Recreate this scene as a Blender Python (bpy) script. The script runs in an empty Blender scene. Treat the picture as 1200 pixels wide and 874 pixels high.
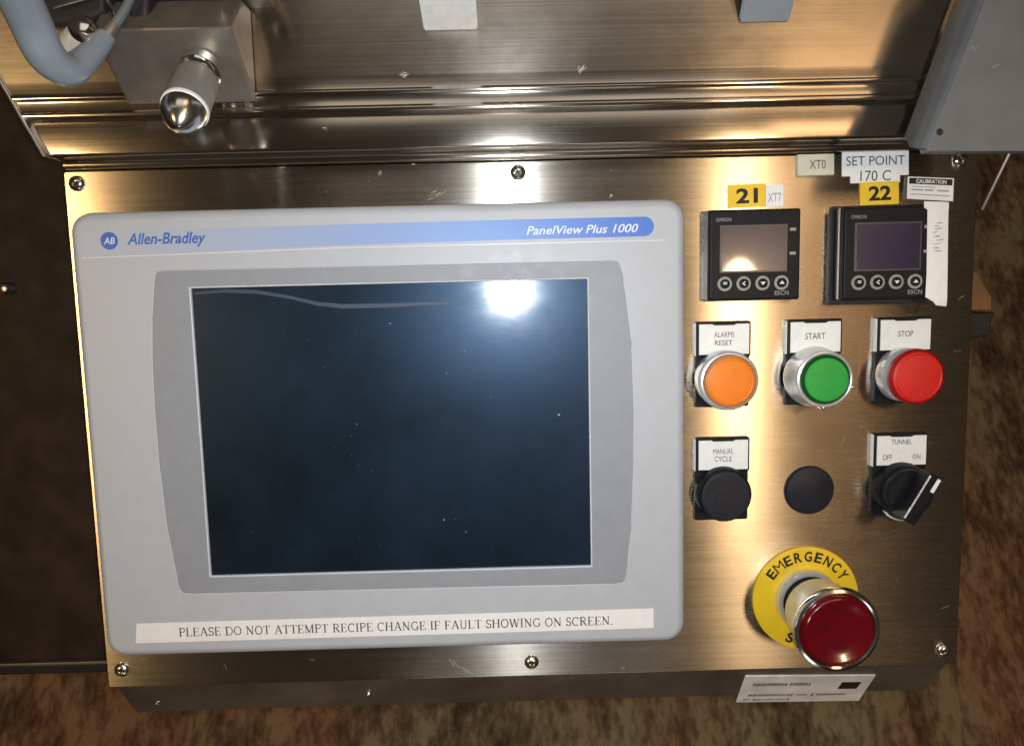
import bpy, bmesh, math, random
from mathutils import Matrix, Vector, Euler
random.seed(7)
C = bpy.context.scene.collection
S = 0.001                                    # everything below is written in millimetres

# ------------------------------------------------------------------ camera, light, exposure
TILT = Matrix.Translation((0, 0, 0.78)) @ Matrix.Rotation(math.radians(28), 4, 'X')   # console face leans back 28 degrees
CAM = Vector((61.311, 71.80, 396.707))
F = 849.88
def _rot(ax, ay, az):
    return Matrix.Rotation(az, 3, 'Z') @ Matrix.Rotation(ax, 3, 'X') @ Matrix.Rotation(ay, 3, 'Y')
RC = _rot(-0.107221, -0.0100816, -0.0250649)
cam_d = bpy.data.cameras.new('camera'); cam = bpy.data.objects.new('camera', cam_d); C.objects.link(cam)
cam_d.sensor_width = 36; cam_d.lens = F / 1200 * 36; cam_d.clip_start = 0.01; cam_d.clip_end = 60
cam.matrix_world = TILT @ Matrix.Translation(CAM * S) @ RC.to_4x4()
bpy.context.scene.camera = cam

w = bpy.data.worlds.new('World'); bpy.context.scene.world = w; w.use_nodes = True
w.node_tree.nodes['Background'].inputs[0].default_value = (0.115, 0.092, 0.072, 1)
w.node_tree.nodes['Background'].inputs[1].default_value = 0.32
vs = bpy.context.scene.view_settings
vs.view_transform = 'Standard'; vs.look = 'None'; vs.exposure = 0; vs.gamma = 1; vs.use_curve_mapping = False

def area(name, loc, target, sx, sy, power, col, shape='RECTANGLE'):
    d = bpy.data.lights.new(name, 'AREA'); d.shape = shape; d.size = sx * S; d.size_y = sy * S
    d.energy = power; d.color = col
    o = bpy.data.objects.new(name, d); C.objects.link(o)
    z = (Vector(loc) - Vector(target)).normalized()
    x = Vector((1, 0, 0)); x = (x - z * x.dot(z)).normalized(); y = z.cross(x)
    m = Matrix((x, y, z)).transposed().to_4x4(); m.translation = Vector(loc) * S
    o.matrix_world = TILT @ m
    return o
# the camera's own flash, the room's warm lamps overhead to either side, added fills
area('camera_flash', (CAM.x + 6.0, CAM.y + 4, CAM.z + 2), (60, 30, 0), 20, 20, 1.32, (0.88, 0.95, 1.0), 'ELLIPSE')
area('warm_lamp', (665, 48, 1500), (150, 0, 0), 100, 200, 3.9, (1.0, 0.70, 0.39), 'ELLIPSE')
area('warm_lamp', (-1080, 60, 1500), (-150, 0, 0), 155, 300, 5.6, (1.0, 0.66, 0.30))
area('room_lamp', (900, 440, 1500), (150, 0, 0), 300, 280, 1.1, (1.0, 0.60, 0.30))
area('front_fill', (150, -1500, 1000), (60, 100, 0), 700, 300, 1.2, (1.0, 0.95, 0.90))  # added fill with no seen source, brightens the block fronts
area('deck_sheen_light', (120, 1150, 1300), (60, 150, 0), 1100, 600, 1.7, (1.0, 0.90, 0.78))  # added wide source that puts a sheen on deck and plate
area('deck_sheen_light', (860, 1250, 1300), (200, 150, 0), 420, 600, 1.5, (1.0, 0.68, 0.38))

def at(u, v, z=0.0):
    """the point at height z (mm above the console's face) seen at pixel u, v of the photograph"""
    d = RC @ Vector(((u - 600) / F, -(v - 437) / F, -1.0))
    t = (z - CAM.z) / d.z
    p = CAM + d * t
    return Vector((p.x, p.y, z))
def at2(u, v, z=0.0):
    p = at(u, v, z); return (p.x, p.y)

# ------------------------------------------------------------------ materials
def mat(name, col, rough=0.5, metal=0.0, **kw):
    m = bpy.data.materials.new(name); m.use_nodes = True
    b = m.node_tree.nodes['Principled BSDF']
    b.inputs['Base Color'].default_value = (*col, 1); b.inputs['Roughness'].default_value = rough
    b.inputs['Metallic'].default_value = metal
    for k, v in kw.items(): b.inputs[k.replace('_', ' ')].default_value = v
    return m
def N(m, t, **kw):
    n = m.node_tree.nodes.new(t)
    for k, v in kw.items(): setattr(n, k, v)
    return n
def L(m, a, b): m.node_tree.links.new(a, b)
def bsdf(m): return m.node_tree.nodes['Principled BSDF']
def coords(m, scale=(1, 1, 1)):
    tc = N(m, 'ShaderNodeTexCoord'); mp = N(m, 'ShaderNodeMapping'); mp.inputs['Scale'].default_value = scale
    L(m, tc.outputs['Object'], mp.inputs['Vector']); return mp.outputs[0]
def noise(m, vec, scale, detail=4, rough=0.55):
    n = N(m, 'ShaderNodeTexNoise'); n.inputs['Scale'].default_value = scale; n.inputs['Detail'].default_value = detail
    n.inputs['Roughness'].default_value = rough; L(m, vec, n.inputs['Vector']); return n.outputs['Fac']
def ramp(m, fac, stops):
    r = N(m, 'ShaderNodeValToRGB'); L(m, fac, r.inputs[0]); e = r.color_ramp.elements
    while len(e) < len(stops): e.new(0.5)
    for i, (p, c) in enumerate(stops):
        e[i].position = p; e[i].color = (*c, 1) if len(c) == 3 else c
    return r.outputs[0]
def rng(m, fac, a, b, c, d):
    r = N(m, 'ShaderNodeMapRange'); L(m, fac, r.inputs[0])
    for i, v in enumerate((a, b, c, d)): r.inputs[i + 1].default_value = v
    return r.outputs[0]
def bump(m, fac, strength, dist=0.0002):
    b = N(m, 'ShaderNodeBump'); b.inputs['Strength'].default_value = strength; b.inputs['Distance'].default_value = dist
    L(m, fac, b.inputs['Height']); L(m, b.outputs[0], bsdf(m).inputs['Normal'])
def worn(m, col, var=0.12, scale=300, bstr=0.15, rough=None):
    """slight mottling and fine relief for plastics, paints and labels"""
    v = coords(m); f = noise(m, v, scale); g = noise(m, v, scale * .12)
    a = tuple(max(0, c * (1 - var)) for c in col); b = tuple(min(1, c * (1 + var)) for c in col)
    mx = N(m, 'ShaderNodeMath', operation='AVERAGE' if False else 'ADD'); L(m, f, mx.inputs[0]); L(m, g, mx.inputs[1])
    h = N(m, 'ShaderNodeMath', operation='MULTIPLY'); L(m, mx.outputs[0], h.inputs[0]); h.inputs[1].default_value = .5
    L(m, ramp(m, h.outputs[0], [(.36, a), (.64, b)]), bsdf(m).inputs['Base Color'])
    bump(m, f, bstr, 0.00005)
    if rough: L(m, rng(m, g, .3, .7, *rough), bsdf(m).inputs['Roughness'])
    return m
def brushed(name, col, rough=0.36, aniso=0.97, smudge=0.05, grain=(6, 900, 6), bstr=0.05):
    m = mat(name, col, rough, 1.0); b = bsdf(m)
    b.inputs['Anisotropic'].default_value = aniso
    c = N(m, 'ShaderNodeCombineXYZ'); c.inputs[0].default_value = 0.0; c.inputs[1].default_value = 1.0
    vt = N(m, 'ShaderNodeVectorTransform', vector_type='VECTOR', convert_from='OBJECT', convert_to='WORLD')
    L(m, c.outputs[0], vt.inputs[0]); L(m, vt.outputs[0], b.inputs['Tangent'])
    g = noise(m, coords(m, grain), 1.0, 6, .65)
    s = noise(m, coords(m, (9, 14, 9)), 1.6, 8, .72)
    t = noise(m, coords(m), 260, 3)
    a = N(m, 'ShaderNodeMath', operation='MULTIPLY_ADD'); L(m, s, a.inputs[0]); a.inputs[1].default_value = .7; 
    L(m, rng(m, g, .25, .75, 0, .3), a.inputs[2])
    L(m, rng(m, a.outputs[0], .2, .85, rough - smudge, rough + smudge), b.inputs['Roughness'])
    L(m, ramp(m, a.outputs[0], [(.25, tuple(x * .80 for x in col)), (.8, tuple(min(1, x * 1.12) for x in col))]), b.inputs['Base Color'])
    bump(m, g, bstr, 0.00004)
    return m

M = {}
M['plate'] = brushed('brushed_steel_face', (0.57, 0.515, 0.445), 0.27, aniso=1.0, smudge=.045, bstr=.09)
M['edge_steel'] = brushed('brushed_steel_edge', (0.54, 0.49, 0.43), 0.17, aniso=0.85, grain=(5, 1000, 5), smudge=.04)
M['deck'] = brushed('brushed_steel_deck', (0.56, 0.50, 0.43), 0.21, aniso=0.8, grain=(5, 1100, 5), smudge=.04)
M['box_steel'] = worn(mat('satin_steel', (0.36, 0.32, 0.28), 0.42, .75), (0.36, 0.32, 0.28), .15, 90, .1, (.34, .46))
M['bright_steel'] = worn(mat('bright_steel', (0.72, 0.70, 0.67), 0.2, 1.0), (0.72, 0.70, 0.67), .1, 200, .1, (.14, .28))
M['machined'] = worn(mat('machined_block', (0.84, 0.84, 0.83), 0.45, 0.0), (0.84, 0.84, 0.83), .1, 160, .2, (.4, .6))
M['chrome'] = worn(mat('chrome', (0.80, 0.79, 0.77), 0.12, 1.0), (0.80, 0.79, 0.77), .06, 200, .02, (.09, .2))
M['satin_ring'] = worn(mat('satin_chrome_ring', (0.76, 0.77, 0.79), 0.3, 0.6), (0.76, 0.77, 0.79), .08, 300, .05, (.26, .4))
M['bezel'] = worn(mat('light_grey_plastic', (0.455, 0.49, 0.55), 0.45), (0.455, 0.49, 0.55), .035, 900, .12, (.4, .5))
M['inner'] = worn(mat('mid_grey_plastic', (0.275, 0.30, 0.345), 0.5), (0.275, 0.30, 0.345), .05, 900, .12, (.44, .56))
M['lip'] = worn(mat('display_lip_grey', (0.66, 0.70, 0.78), 0.35), (0.66, 0.70, 0.78), .05, 900, .05)
M['black'] = worn(mat('black_plastic', (0.010, 0.011, 0.015), 0.42, Specular_IOR_Level=0.16), (0.010, 0.011, 0.015), .3, 300, .12, (.36, .5))
M['black_cap'] = worn(mat('dull_black_cap', (0.014, 0.015, 0.024), 0.5, Specular_IOR_Level=0.3), (0.014, 0.015, 0.024), .25, 400, .2, (.42, .56))
M['rubber'] = worn(mat('black_rubber', (0.014, 0.013, 0.013), 0.6), (0.014, 0.013, 0.013), .4, 120, .3)
M['white_label'] = worn(mat('white_label', (0.84, 0.86, 0.88), 0.5), (0.84, 0.86, 0.88), .05, 260, .05)
M['legend'] = worn(mat('legend_insert', (0.80, 0.85, 0.87), 0.35), (0.80, 0.85, 0.87), .05, 260, .05)
M['ivory'] = worn(mat('ivory_label', (0.60, 0.60, 0.50), 0.45), (0.60, 0.60, 0.50), .06, 260, .05)
M['paper'] = worn(mat('paper_tape', (0.86, 0.87, 0.91), 0.7), (0.86, 0.87, 0.91), .05, 150, .05)
M['tape_white'] = worn(mat('white_tape', (0.90, 0.91, 0.94), 0.5), (0.90, 0.91, 0.94), .03, 200, .02)
M['grime_label'] = worn(mat('grimy_label', (0.72, 0.72, 0.72), 0.4), (0.72, 0.72, 0.72), .25, 60, .05)
M['yellow'] = worn(mat('yellow_label', (0.86, 0.58, 0.035), 0.45), (0.86, 0.58, 0.035), .06, 200, .05)
M['yellow_disc'] = worn(mat('yellow_disc', (0.84, 0.57, 0.02), 0.4), (0.84, 0.57, 0.02), .10, 90, .08)
M['hairline'] = mat('hairline_scratch', (0.62, 0.60, 0.57), 0.5, 0.3)
M['ink'] = mat('black_ink', (0.012, 0.011, 0.012), 0.6)
M['grey_ink'] = mat('faded_ink', (0.07, 0.07, 0.09), 0.6)
M['mid_ink'] = mat('grey_ink', (0.30, 0.31, 0.34), 0.6)
M['tape_ink'] = mat('smudged_pencil', (0.34, 0.34, 0.40), 0.8)
M['blue_ink'] = mat('blue_print', (0.035, 0.13, 0.52), 0.4)
M['white_ink'] = mat('white_print', (0.72, 0.80, 0.92), 0.5)
M['orange'] = worn(mat('orange_cap', (0.92, 0.235, 0.012), 0.46), (0.90, 0.225, 0.010), .12, 90, .15)
M['green'] = worn(mat('green_cap', (0.018, 0.42, 0.055), 0.48), (0.016, 0.36, 0.048), .14, 90, .15)
M['green_rim'] = mat('green_rim', (0.004, 0.075, 0.014), 0.35)
M['red'] = worn(mat('red_cap', (0.74, 0.018, 0.014), 0.46), (0.62, 0.014, 0.012), .12, 90, .15)
M['red_rim'] = mat('red_rim', (0.30, 0.006, 0.008), 0.35)
M['orange_rim'] = mat('clear_orange_rim', (0.60, 0.24, 0.09), 0.25)
M['paint'] = worn(mat('grey_painted_metal', (0.128, 0.140, 0.152), 0.42), (0.128, 0.140, 0.152), .12, 60, .15, (.34, .55))
M['hose'] = worn(mat('blue_grey_hose', (0.25, 0.29, 0.335), 0.35), (0.25, 0.29, 0.335), .10, 60, .1, (.28, .42))
M['nylon'] = worn(mat('nylon_fitting', (0.46, 0.45, 0.40), 0.4), (0.46, 0.45, 0.40), .12, 120, .1)
M['sensor_grey'] = worn(mat('sensor_barrel', (0.30, 0.30, 0.285), 0.42, .35), (0.30, 0.30, 0.285), .12, 120, .1, (.32, .5))
M['purple'] = mat('dark_purple_plastic', (0.018, 0.012, 0.022), 0.5)
M['rust'] = worn(mat('orange_brown_card', (0.20, 0.09, 0.035), 0.7), (0.20, 0.09, 0.035), .25, 40, .2)
M['shell'] = worn(mat('dark_console_steel', (0.22, 0.185, 0.155), 0.48, .8), (0.22, 0.185, 0.155), .3, 40, .15, (.42, .6))
M['cabinet'] = worn(mat('dark_reflecting_steel', (0.022, 0.013, 0.010), 0.7, .1, Specular_IOR_Level=0.25), (0.022, 0.013, 0.010), .8, 34, .3, (.45, .75))  # dark brown reflections painted into the colour of polished steel
M['lens_red'] = mat('dark_red_lens', (0.12, 0.002, 0.006), 0.2, 0, Coat_Weight=0.6, Coat_Roughness=0.06, Specular_IOR_Level=0.6)
_v = coords(M['lens_red']); _r = N(M['lens_red'], 'ShaderNodeTexNoise'); _r.inputs['Scale'].default_value = 70
L(M['lens_red'], _v, _r.inputs['Vector'])
L(M['lens_red'], ramp(M['lens_red'], _r.outputs['Fac'], [(.25, (0.085, 0.001, 0.006)), (.8, (0.15, 0.001, 0.005))]), bsdf(M['lens_red']).inputs['Base Color'])

# header strip: a printed gradient from pale to blue along its length
m = M['header'] = mat('header_print', (0.1, 0.25, 0.7), 0.42)
tc = N(m, 'ShaderNodeTexCoord'); sx = N(m, 'ShaderNodeSeparateXYZ'); L(m, tc.outputs['Object'], sx.inputs[0])
L(m, ramp(m, rng(m, sx.outputs[0], -.165, .145, 0, 1), [(0.0, (0.46, 0.50, 0.57)), (.3, (0.37, 0.45, 0.63)), (.62, (0.22, 0.36, 0.72)), (.85, (0.085, 0.22, 0.68)), (1.0, (0.05, 0.17, 0.64))]), bsdf(m).inputs['Base Color'])

# screen: dark glass with an antiglare skin that hazes the flash, dust specks
m = M['screen'] = mat('dark_display_glass', (0.008, 0.017, 0.034), 0.36, 0, Coat_Weight=1.0, Coat_Roughness=0.085, Specular_IOR_Level=0.5, Coat_IOR=1.5)
v = coords(m); f = noise(m, v, 13, 6, .65)
L(m, rng(m, noise(m, coords(m, (1, 2.2, 1)), 38, 6, .7), .3, .7, .09, .125), bsdf(m).inputs['Coat Roughness'])
L(m, rng(m, f, .3, .7, .33, .39), bsdf(m).inputs['Roughness'])
L(m, ramp(m, f, [(.30, (0.003, 0.005, 0.008)), (.5, (0.005, 0.011, 0.020)), (.70, (0.008, 0.015, 0.032))]), bsdf(m).inputs['Base Color'])
vo = N(m, 'ShaderNodeTexVoronoi'); vo.inputs['Scale'].default_value = 210; L(m, v, vo.inputs['Vector'])
sp = rng(m, vo.outputs['Distance'], .02, .06, 1, 0)
sel = rng(m, vo.outputs['Color'], .62, .66, 0, 1)
mm = N(m, 'ShaderNodeMath', operation='MULTIPLY'); L(m, sp, mm.inputs[0]); L(m, sel, mm.inputs[1])
mix = N(m, 'ShaderNodeMix', data_type='RGBA'); L(m, mm.outputs[0], mix.inputs[0])
cr = [l.from_socket for l in m.node_tree.links if l.to_socket == bsdf(m).inputs['Base Color']][0]
L(m, cr, mix.inputs[6]); mix.inputs[7].default_value = (0.16, 0.19, 0.24, 1); L(m, mix.outputs[2], bsdf(m).inputs['Base Color'])
bsdf(m).inputs['Specular Tint'].default_value = (0.36, 0.60, 1.0, 1)
M['lcd'] = mat('small_display_glass', (0.014, 0.012, 0.050), 0.25, 0, Coat_Weight=1.0, Coat_Roughness=0.05)
M['lcd_frame'] = mat('small_display_frame', (0.06, 0.06, 0.07), 0.3)

# floor: stained brown floor
m = M['floor'] = mat('stained_brown_floor', (0.2, 0.14, 0.1), 0.75)
v1 = coords(m, (1, .45, 1)); a = noise(m, v1, 17, 5, .6); b2 = noise(m, coords(m, (1.6, .7, 1)), 60, 3, .6); c3 = noise(m, v1, 3.0, 4)
ad = N(m, 'ShaderNodeMath', operation='MULTIPLY_ADD'); L(m, b2, ad.inputs[0]); ad.inputs[1].default_value = .75; L(m, rng(m, a, .3, .7, 0, .55), ad.inputs[2])
c1 = ramp(m, ad.outputs[0], [(.25, (0.022, 0.012, 0.007)), (.44, (0.095, 0.058, 0.036)), (.60, (0.185, 0.13, 0.088)), (.78, (0.34, 0.28, 0.20))])
c2 = ramp(m, c3, [(.40, (1.0, 0.60, 0.42)), (.60, (0.92, 0.98, 0.80))])
mx = N(m, 'ShaderNodeMix', data_type='RGBA', blend_type='MULTIPLY'); mx.inputs[0].default_value = .8
L(m, c1, mx.inputs[6]); L(m, c2, mx.inputs[7]); L(m, mx.outputs[2], bsdf(m).inputs['Base Color'])
bump(m, ad.outputs[0], .5, .004)

# ------------------------------------------------------------------ mesh helpers (mm)
def link(o, parent=None, at_mm=(0, 0, 0), mw=None):
    C.objects.link(o)
    if parent is not None:
        o.parent = parent
        o.location = Vector(at_mm) * S
    else:
        o.matrix_world = TILT @ Matrix.Translation(Vector(at_mm) * S)
    return o
def thing(name, label, cat, loc=(0, 0, 0), group=None):
    o = bpy.data.objects.new(name, None); link(o, None, loc); o['label'] = label; o['category'] = cat
    o.empty_display_size = .01
    if group: o['group'] = group
    o['origin_mm'] = list(loc)
    return o
def org(o):
    return Vector(o['origin_mm']) if (o is not None and 'origin_mm' in o) else Vector((0, 0, 0))
def obj(name, bm, m, parent=None, smooth=35, **tags):
    """bm in console millimetres; the mesh is stored relative to its thing's own origin"""
    base = org(parent)
    o0 = base if parent is not None else Vector(tags.pop('origin', (0, 0, 0)))
    bmesh.ops.recalc_face_normals(bm, faces=bm.faces[:])
    if smooth:
        for f in bm.faces: f.smooth = True
        for e in bm.edges:
            if len(e.link_faces) == 2 and e.calc_face_angle(0) > math.radians(smooth): e.smooth = False
    for vtx in bm.verts: vtx.co = (vtx.co - o0) * S
    nrm_ = None
    if smooth:
        bm.normal_update(); lim = math.cos(math.radians(smooth)); nrm_ = []
        fa = {f: f.calc_area() for f in bm.faces}
        for f in bm.faces:
            for lp in f.loops:
                n_ = Vector((0, 0, 0))
                for g in lp.vert.link_faces:
                    if g.normal.dot(f.normal) > lim: n_ += g.normal * fa[g]
                nrm_.append(n_.normalized() if n_.length > 0 else f.normal.copy())
    me = bpy.data.meshes.new(name); bm.to_mesh(me); bm.free()
    if nrm_: me.normals_split_custom_set(nrm_)
    for q in (m if isinstance(m, (list, tuple)) else [m]): me.materials.append(M[q] if isinstance(q, str) else q)
    o = bpy.data.objects.new(name, me); link(o, parent, (0, 0, 0) if parent is not None else o0)
    if parent is not None: o['origin_mm'] = list(o0)
    for k, vv in tags.items(): o[k] = vv
    return o
def NB(): return bmesh.new()
def poly_prism(bm, pts, z0, z1, bev=0.0, seg=3):
    """polygon (ccw or cw list of xy) from z0 to z1 with a rounded upper edge"""
    pts = [Vector((p[0], p[1])) for p in pts]
    area2 = sum(pts[i].x * pts[(i + 1) % len(pts)].y - pts[(i + 1) % len(pts)].x * pts[i].y for i in range(len(pts)))
    if area2 < 0: pts.reverse()
    rings = [(0, z0)]
    if bev > 0:
        for k in range(seg + 1):
            a = math.pi / 2 * k / seg
            rings.append((bev * (1 - math.cos(a)), z1 - bev + bev * math.sin(a)))
    else: rings.append((0, z1))
    vs_ = []
    n = len(pts)
    for ins, z in rings:
        row = []
        for i in range(n):
            p, q, r = pts[i - 1], pts[i], pts[(i + 1) % n]
            d1 = (q - p).normalized(); d2 = (r - q).normalized()
            n1 = Vector((-d1.y, d1.x)); n2 = Vector((-d2.y, d2.x)); nn = n1 + n2
            nn = nn / max(.3, nn.length_squared / 2) if nn.length > 1e-6 else n1
            row.append(bm.verts.new((q.x + nn.x * ins, q.y + nn.y * ins, z)))
        vs_.append(row)
    for a, b in zip(vs_, vs_[1:]):
        for i in range(n): bm.faces.new((a[i], a[(i + 1) % n], b[(i + 1) % n], b[i]))
    bm.faces.new(vs_[-1]); bm.faces.new(list(reversed(vs_[0])))
    return bm
def rrect(cx, cy, w_, h_, r, seg=6):
    out = []
    for sx_, sy_, a0 in ((1, 1, 0), (-1, 1, 90), (-1, -1, 180), (1, -1, 270)):
        for k in range(seg + 1):
            a = math.radians(a0 + 90 * k / seg)
            out.append((cx + sx_ * (w_ / 2 - r) + r * math.cos(a), cy + sy_ * (h_ / 2 - r) + r * math.sin(a)))
    return out
def xbox(bm, x0, x1, y0, y1, z0, z1, bev=0.4):
    return poly_prism(bm, [(x0, y0), (x1, y0), (x1, y1), (x0, y1)], z0, z1, bev, 2)
def lathe(bm, prof, cx, cy, n=48, z0=0.0, m4=None):
    """prof [(r, z)...] spun about the local z axis; m4 places it"""
    m4 = m4 or Matrix.Translation((cx, cy, z0))
    rows = []
    for r, z in prof:
        if r < 1e-6: rows.append([bm.verts.new(m4 @ Vector((0, 0, z)))])
        else: rows.append([bm.verts.new(m4 @ Vector((r * math.cos(2 * math.pi * i / n), r * math.sin(2 * math.pi * i / n), z))) for i in range(n)])
    for a, b in zip(rows, rows[1:]):
        for i in range(n):
            j = (i + 1) % n
            if len(a) == 1 and len(b) == 1: continue
            if len(a) == 1: bm.faces.new((a[0], b[j], b[i]))
            elif len(b) == 1: bm.faces.new((a[i], a[j], b[0]))
            else: bm.faces.new((a[i], a[j], b[j], b[i]))
    return bm
def tube(bm, pts, radii, n=16, sub=6):
    pts = [Vector(p) for p in pts]
    if not isinstance(radii, (list, tuple)): radii = [radii] * len(pts)
    P, R_ = [], []
    for i in range(len(pts) - 1):
        p0 = pts[max(i - 1, 0)]; p1 = pts[i]; p2 = pts[i + 1]; p3 = pts[min(i + 2, len(pts) - 1)]
        for k in range(sub):
            t = k / sub
            P.append(0.5 * ((2 * p1) + (p2 - p0) * t + (2 * p0 - 5 * p1 + 4 * p2 - p3) * t * t + (3 * p1 - p0 - 3 * p2 + p3) * t ** 3))
            R_.append(radii[i] * (1 - t) + radii[i + 1] * t)
    P.append(pts[-1]); R_.append(radii[-1])
    up = Vector((0.3, 0.2, 1)).normalized(); rows = []
    for i, p in enumerate(P):
        d = (P[min(i + 1, len(P) - 1)] - P[max(i - 1, 0)]).normalized()
        x = up.cross(d).normalized(); y = d.cross(x); up = y
        rows.append([bm.verts.new(p + (x * math.cos(2 * math.pi * k / n) + y * math.sin(2 * math.pi * k / n)) * R_[i]) for k in range(n)])
    for a, b in zip(rows, rows[1:]):
        for k in range(n): bm.faces.new((a[k], a[(k + 1) % n], b[(k + 1) % n], b[k]))
    bm.faces.new(rows[0]); bm.faces.new(rows[-1])
    return bm
def extrude_x(bm, prof, x0, x1, skew=0.0):
    """profile [(y, z)] swept along x (open strip)"""
    a = [bm.verts.new((x0, y, z)) for y, z in prof]; b = [bm.verts.new((x1, y + skew, z)) for y, z in prof]
    for i in range(len(prof) - 1): bm.faces.new((a[i], a[i + 1], b[i + 1], b[i]))
    return a, b
def orient(origin, direction):
    z = Vector(direction).normalized(); x = Vector((1, 0, 0)); x = (x - z * x.dot(z)).normalized(); y = z.cross(x)
    m_ = Matrix((x, y, z)).transposed().to_4x4(); m_.translation = Vector(origin); return m_

# lettering: built-in face, turned into a flat mesh fitted to a box
def text_bm(s, x0, x1, y0, y1, z, shear=0.0, weight=0.0, rot=0.0, pivot=None, keep=False):
    if 'M' in s: weight = 0.0      # the heavy outline of M folds over itself
    cu = bpy.data.curves.new('lettering', 'FONT'); cu.body = s; cu.size = 1; cu.shear = shear; cu.offset = weight
    cu.resolution_u = 3; cu.space_line = 0.95; cu.align_x = 'CENTER' if '\n' in s else 'LEFT'
    t = bpy.data.objects.new('lettering', cu); C.objects.link(t)
    bpy.context.view_layer.update()
    me = bpy.data.meshes.new_from_object(t.evaluated_get(bpy.context.evaluated_depsgraph_get()))
    bpy.data.objects.remove(t); bpy.data.curves.remove(cu)
    bm = bmesh.new(); bm.from_mesh(me); bpy.data.meshes.remove(me)
    xs = [v_.co.x for v_ in bm.verts]; ys = [v_.co.y for v_ in bm.verts]
    ax, bx, ay, by = min(xs), max(xs), min(ys), max(ys)
    for v_ in bm.verts:
        v_.co = Vector((x0 + (v_.co.x - ax) / (bx - ax) * (x1 - x0), y0 + (v_.co.y - ay) / (by - ay) * (y1 - y0), z))
    if rot:
        pv = Vector(pivot or ((x0 + x1) / 2, (y0 + y1) / 2, z))
        bmesh.ops.rotate(bm, verts=bm.verts[:], cent=pv, matrix=Matrix.Rotation(math.radians(rot), 3, 'Z'))
    for f_ in bm.faces:
        if f_.normal.z < 0: f_.normal_flip()
    return bm
def flat(name, bm, m, parent, **tags):
    """flat print: keep winding upward, no recalculation of closed shapes needed"""
    return obj(name, bm, m, parent, smooth=0, **tags)
def quad_stroke(bm, a, b, t, z):
    a = Vector(a); b = Vector(b); d = (b - a).normalized(); n_ = Vector((-d.y, d.x)) * t / 2
    vs2 = [bm.verts.new((*(p), z)) for p in (a - n_, b - n_, b + n_, a + n_)]
    bm.faces.new(vs2)

# ------------------------------------------------------------------ floor and what stands behind
bm = NB()
for x, y in ((-30000, -30000), (30000, -30000), (30000, 30000), (-30000, 30000)): bm.verts.new((x, y, 0))
bm.faces.new(bm.verts[:])
me = bpy.data.meshes.new('floor')
for v_ in bm.verts: v_.co *= S
bm.to_mesh(me); bm.free(); me.materials.append(M['floor'])
fl = bpy.data.objects.new('floor', me); C.objects.link(fl); fl['kind'] = 'structure'

# dark machine cabinet to the left and behind the console
cab = thing('machine_cabinet', 'dark machine cabinet side standing left of the steel console', 'cabinet', (-260, 0, -90))
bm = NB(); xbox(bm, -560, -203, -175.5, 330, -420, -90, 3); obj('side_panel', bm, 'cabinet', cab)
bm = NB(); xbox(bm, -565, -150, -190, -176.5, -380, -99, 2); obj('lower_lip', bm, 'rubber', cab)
bm = NB(); xbox(bm, -206, -140, -176, 330, -420, -150, 2); obj('shadow_box', bm, 'rubber', cab)  # black box standing in for the shadow beside the console
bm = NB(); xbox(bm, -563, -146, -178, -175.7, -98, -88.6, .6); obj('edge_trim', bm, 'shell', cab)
p = at(7, 338, -87); bm = NB(); lathe(bm, [(0, -4), (4, -4), (4, 0), (2.6, 2.4), (0, 3)], p.x, p.y, 20, -87); obj('bolt', bm, 'bright_steel', cab)

t_ = thing('cardboard_box', 'small orange-brown block showing behind the right edge of the steel face', 'box', tuple(at(1152, 345, -60)))
bm = NB(); poly_prism(bm, [at2(1120, 318, -60), at2(1146, 318, -60), at2(1163, 348, -60), at2(1163, 364, -60), at2(1120, 364, -60)], -95, -60, 1.5); obj('block', bm, 'rust', t_)
bm = NB(); poly_prism(bm, [at2(1120, 366, -62), at2(1166, 366, -62), at2(1158, 394, -62), at2(1120, 400, -62)], -100, -62, 1.5); obj('base', bm, 'rubber', t_)
bm = NB(); tube(bm, [at(1150, 247, -30), at(1190, 165, -30)], 1.7, 10, 2)
o = obj('metal_rod', bm, 'bright_steel', None, origin=tuple(at(1165, 215, -30))); o['label'] = 'thin bright metal rod slanting behind the upper right corner'; o['category'] = 'rod'

# ------------------------------------------------------------------ console: shell, face plate, screws
X0, X1, Y0, Y1 = -171.65, 317.4, -146.6, 142.4
con = thing('control_console', 'brushed stainless steel console face with screws at its rim carrying the controls', 'console', (70, 0, 0))
def loop_at(ins, z, yb=0):
    return [(X0 + ins, Y0 + ins + yb, z), (X1 - ins, Y0 + ins + yb, z), (X1 - ins, Y1 - ins, z), (X0 + ins, Y1 - ins, z)]
bm = NB(); poly_prism(bm, rrect((X0 + X1) / 2, (Y0 + Y1) / 2, X1 - X0, Y1 - Y0, 1.5, 4), -1.6, 0, 0.7, 3); obj('face_plate', bm, 'plate', con)
bm = NB()       # shell behind the face: folded outward below, straight at the other sides
pr = [(Y0 + 1.5, -1.7), (Y0 - 1.0, -2.6), (Y0 - 3.0, -4.6), (Y0 - 28, -22), (Y0 - 29, -24), (Y0 - 29, -70), (Y1, -70), (Y1, -1.7)]
a = [bm.verts.new((X0 + 3, y, z)) for y, z in pr]; b = [bm.verts.new((X1 - 4, y, z)) for y, z in pr]
for i in range(len(pr)): bm.faces.new((a[i], a[(i + 1) % len(pr)], b[(i + 1) % len(pr)], b[i]))
bm.faces.new(a); bm.faces.new(b)
obj('shell', bm, 'shell', con)
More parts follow.
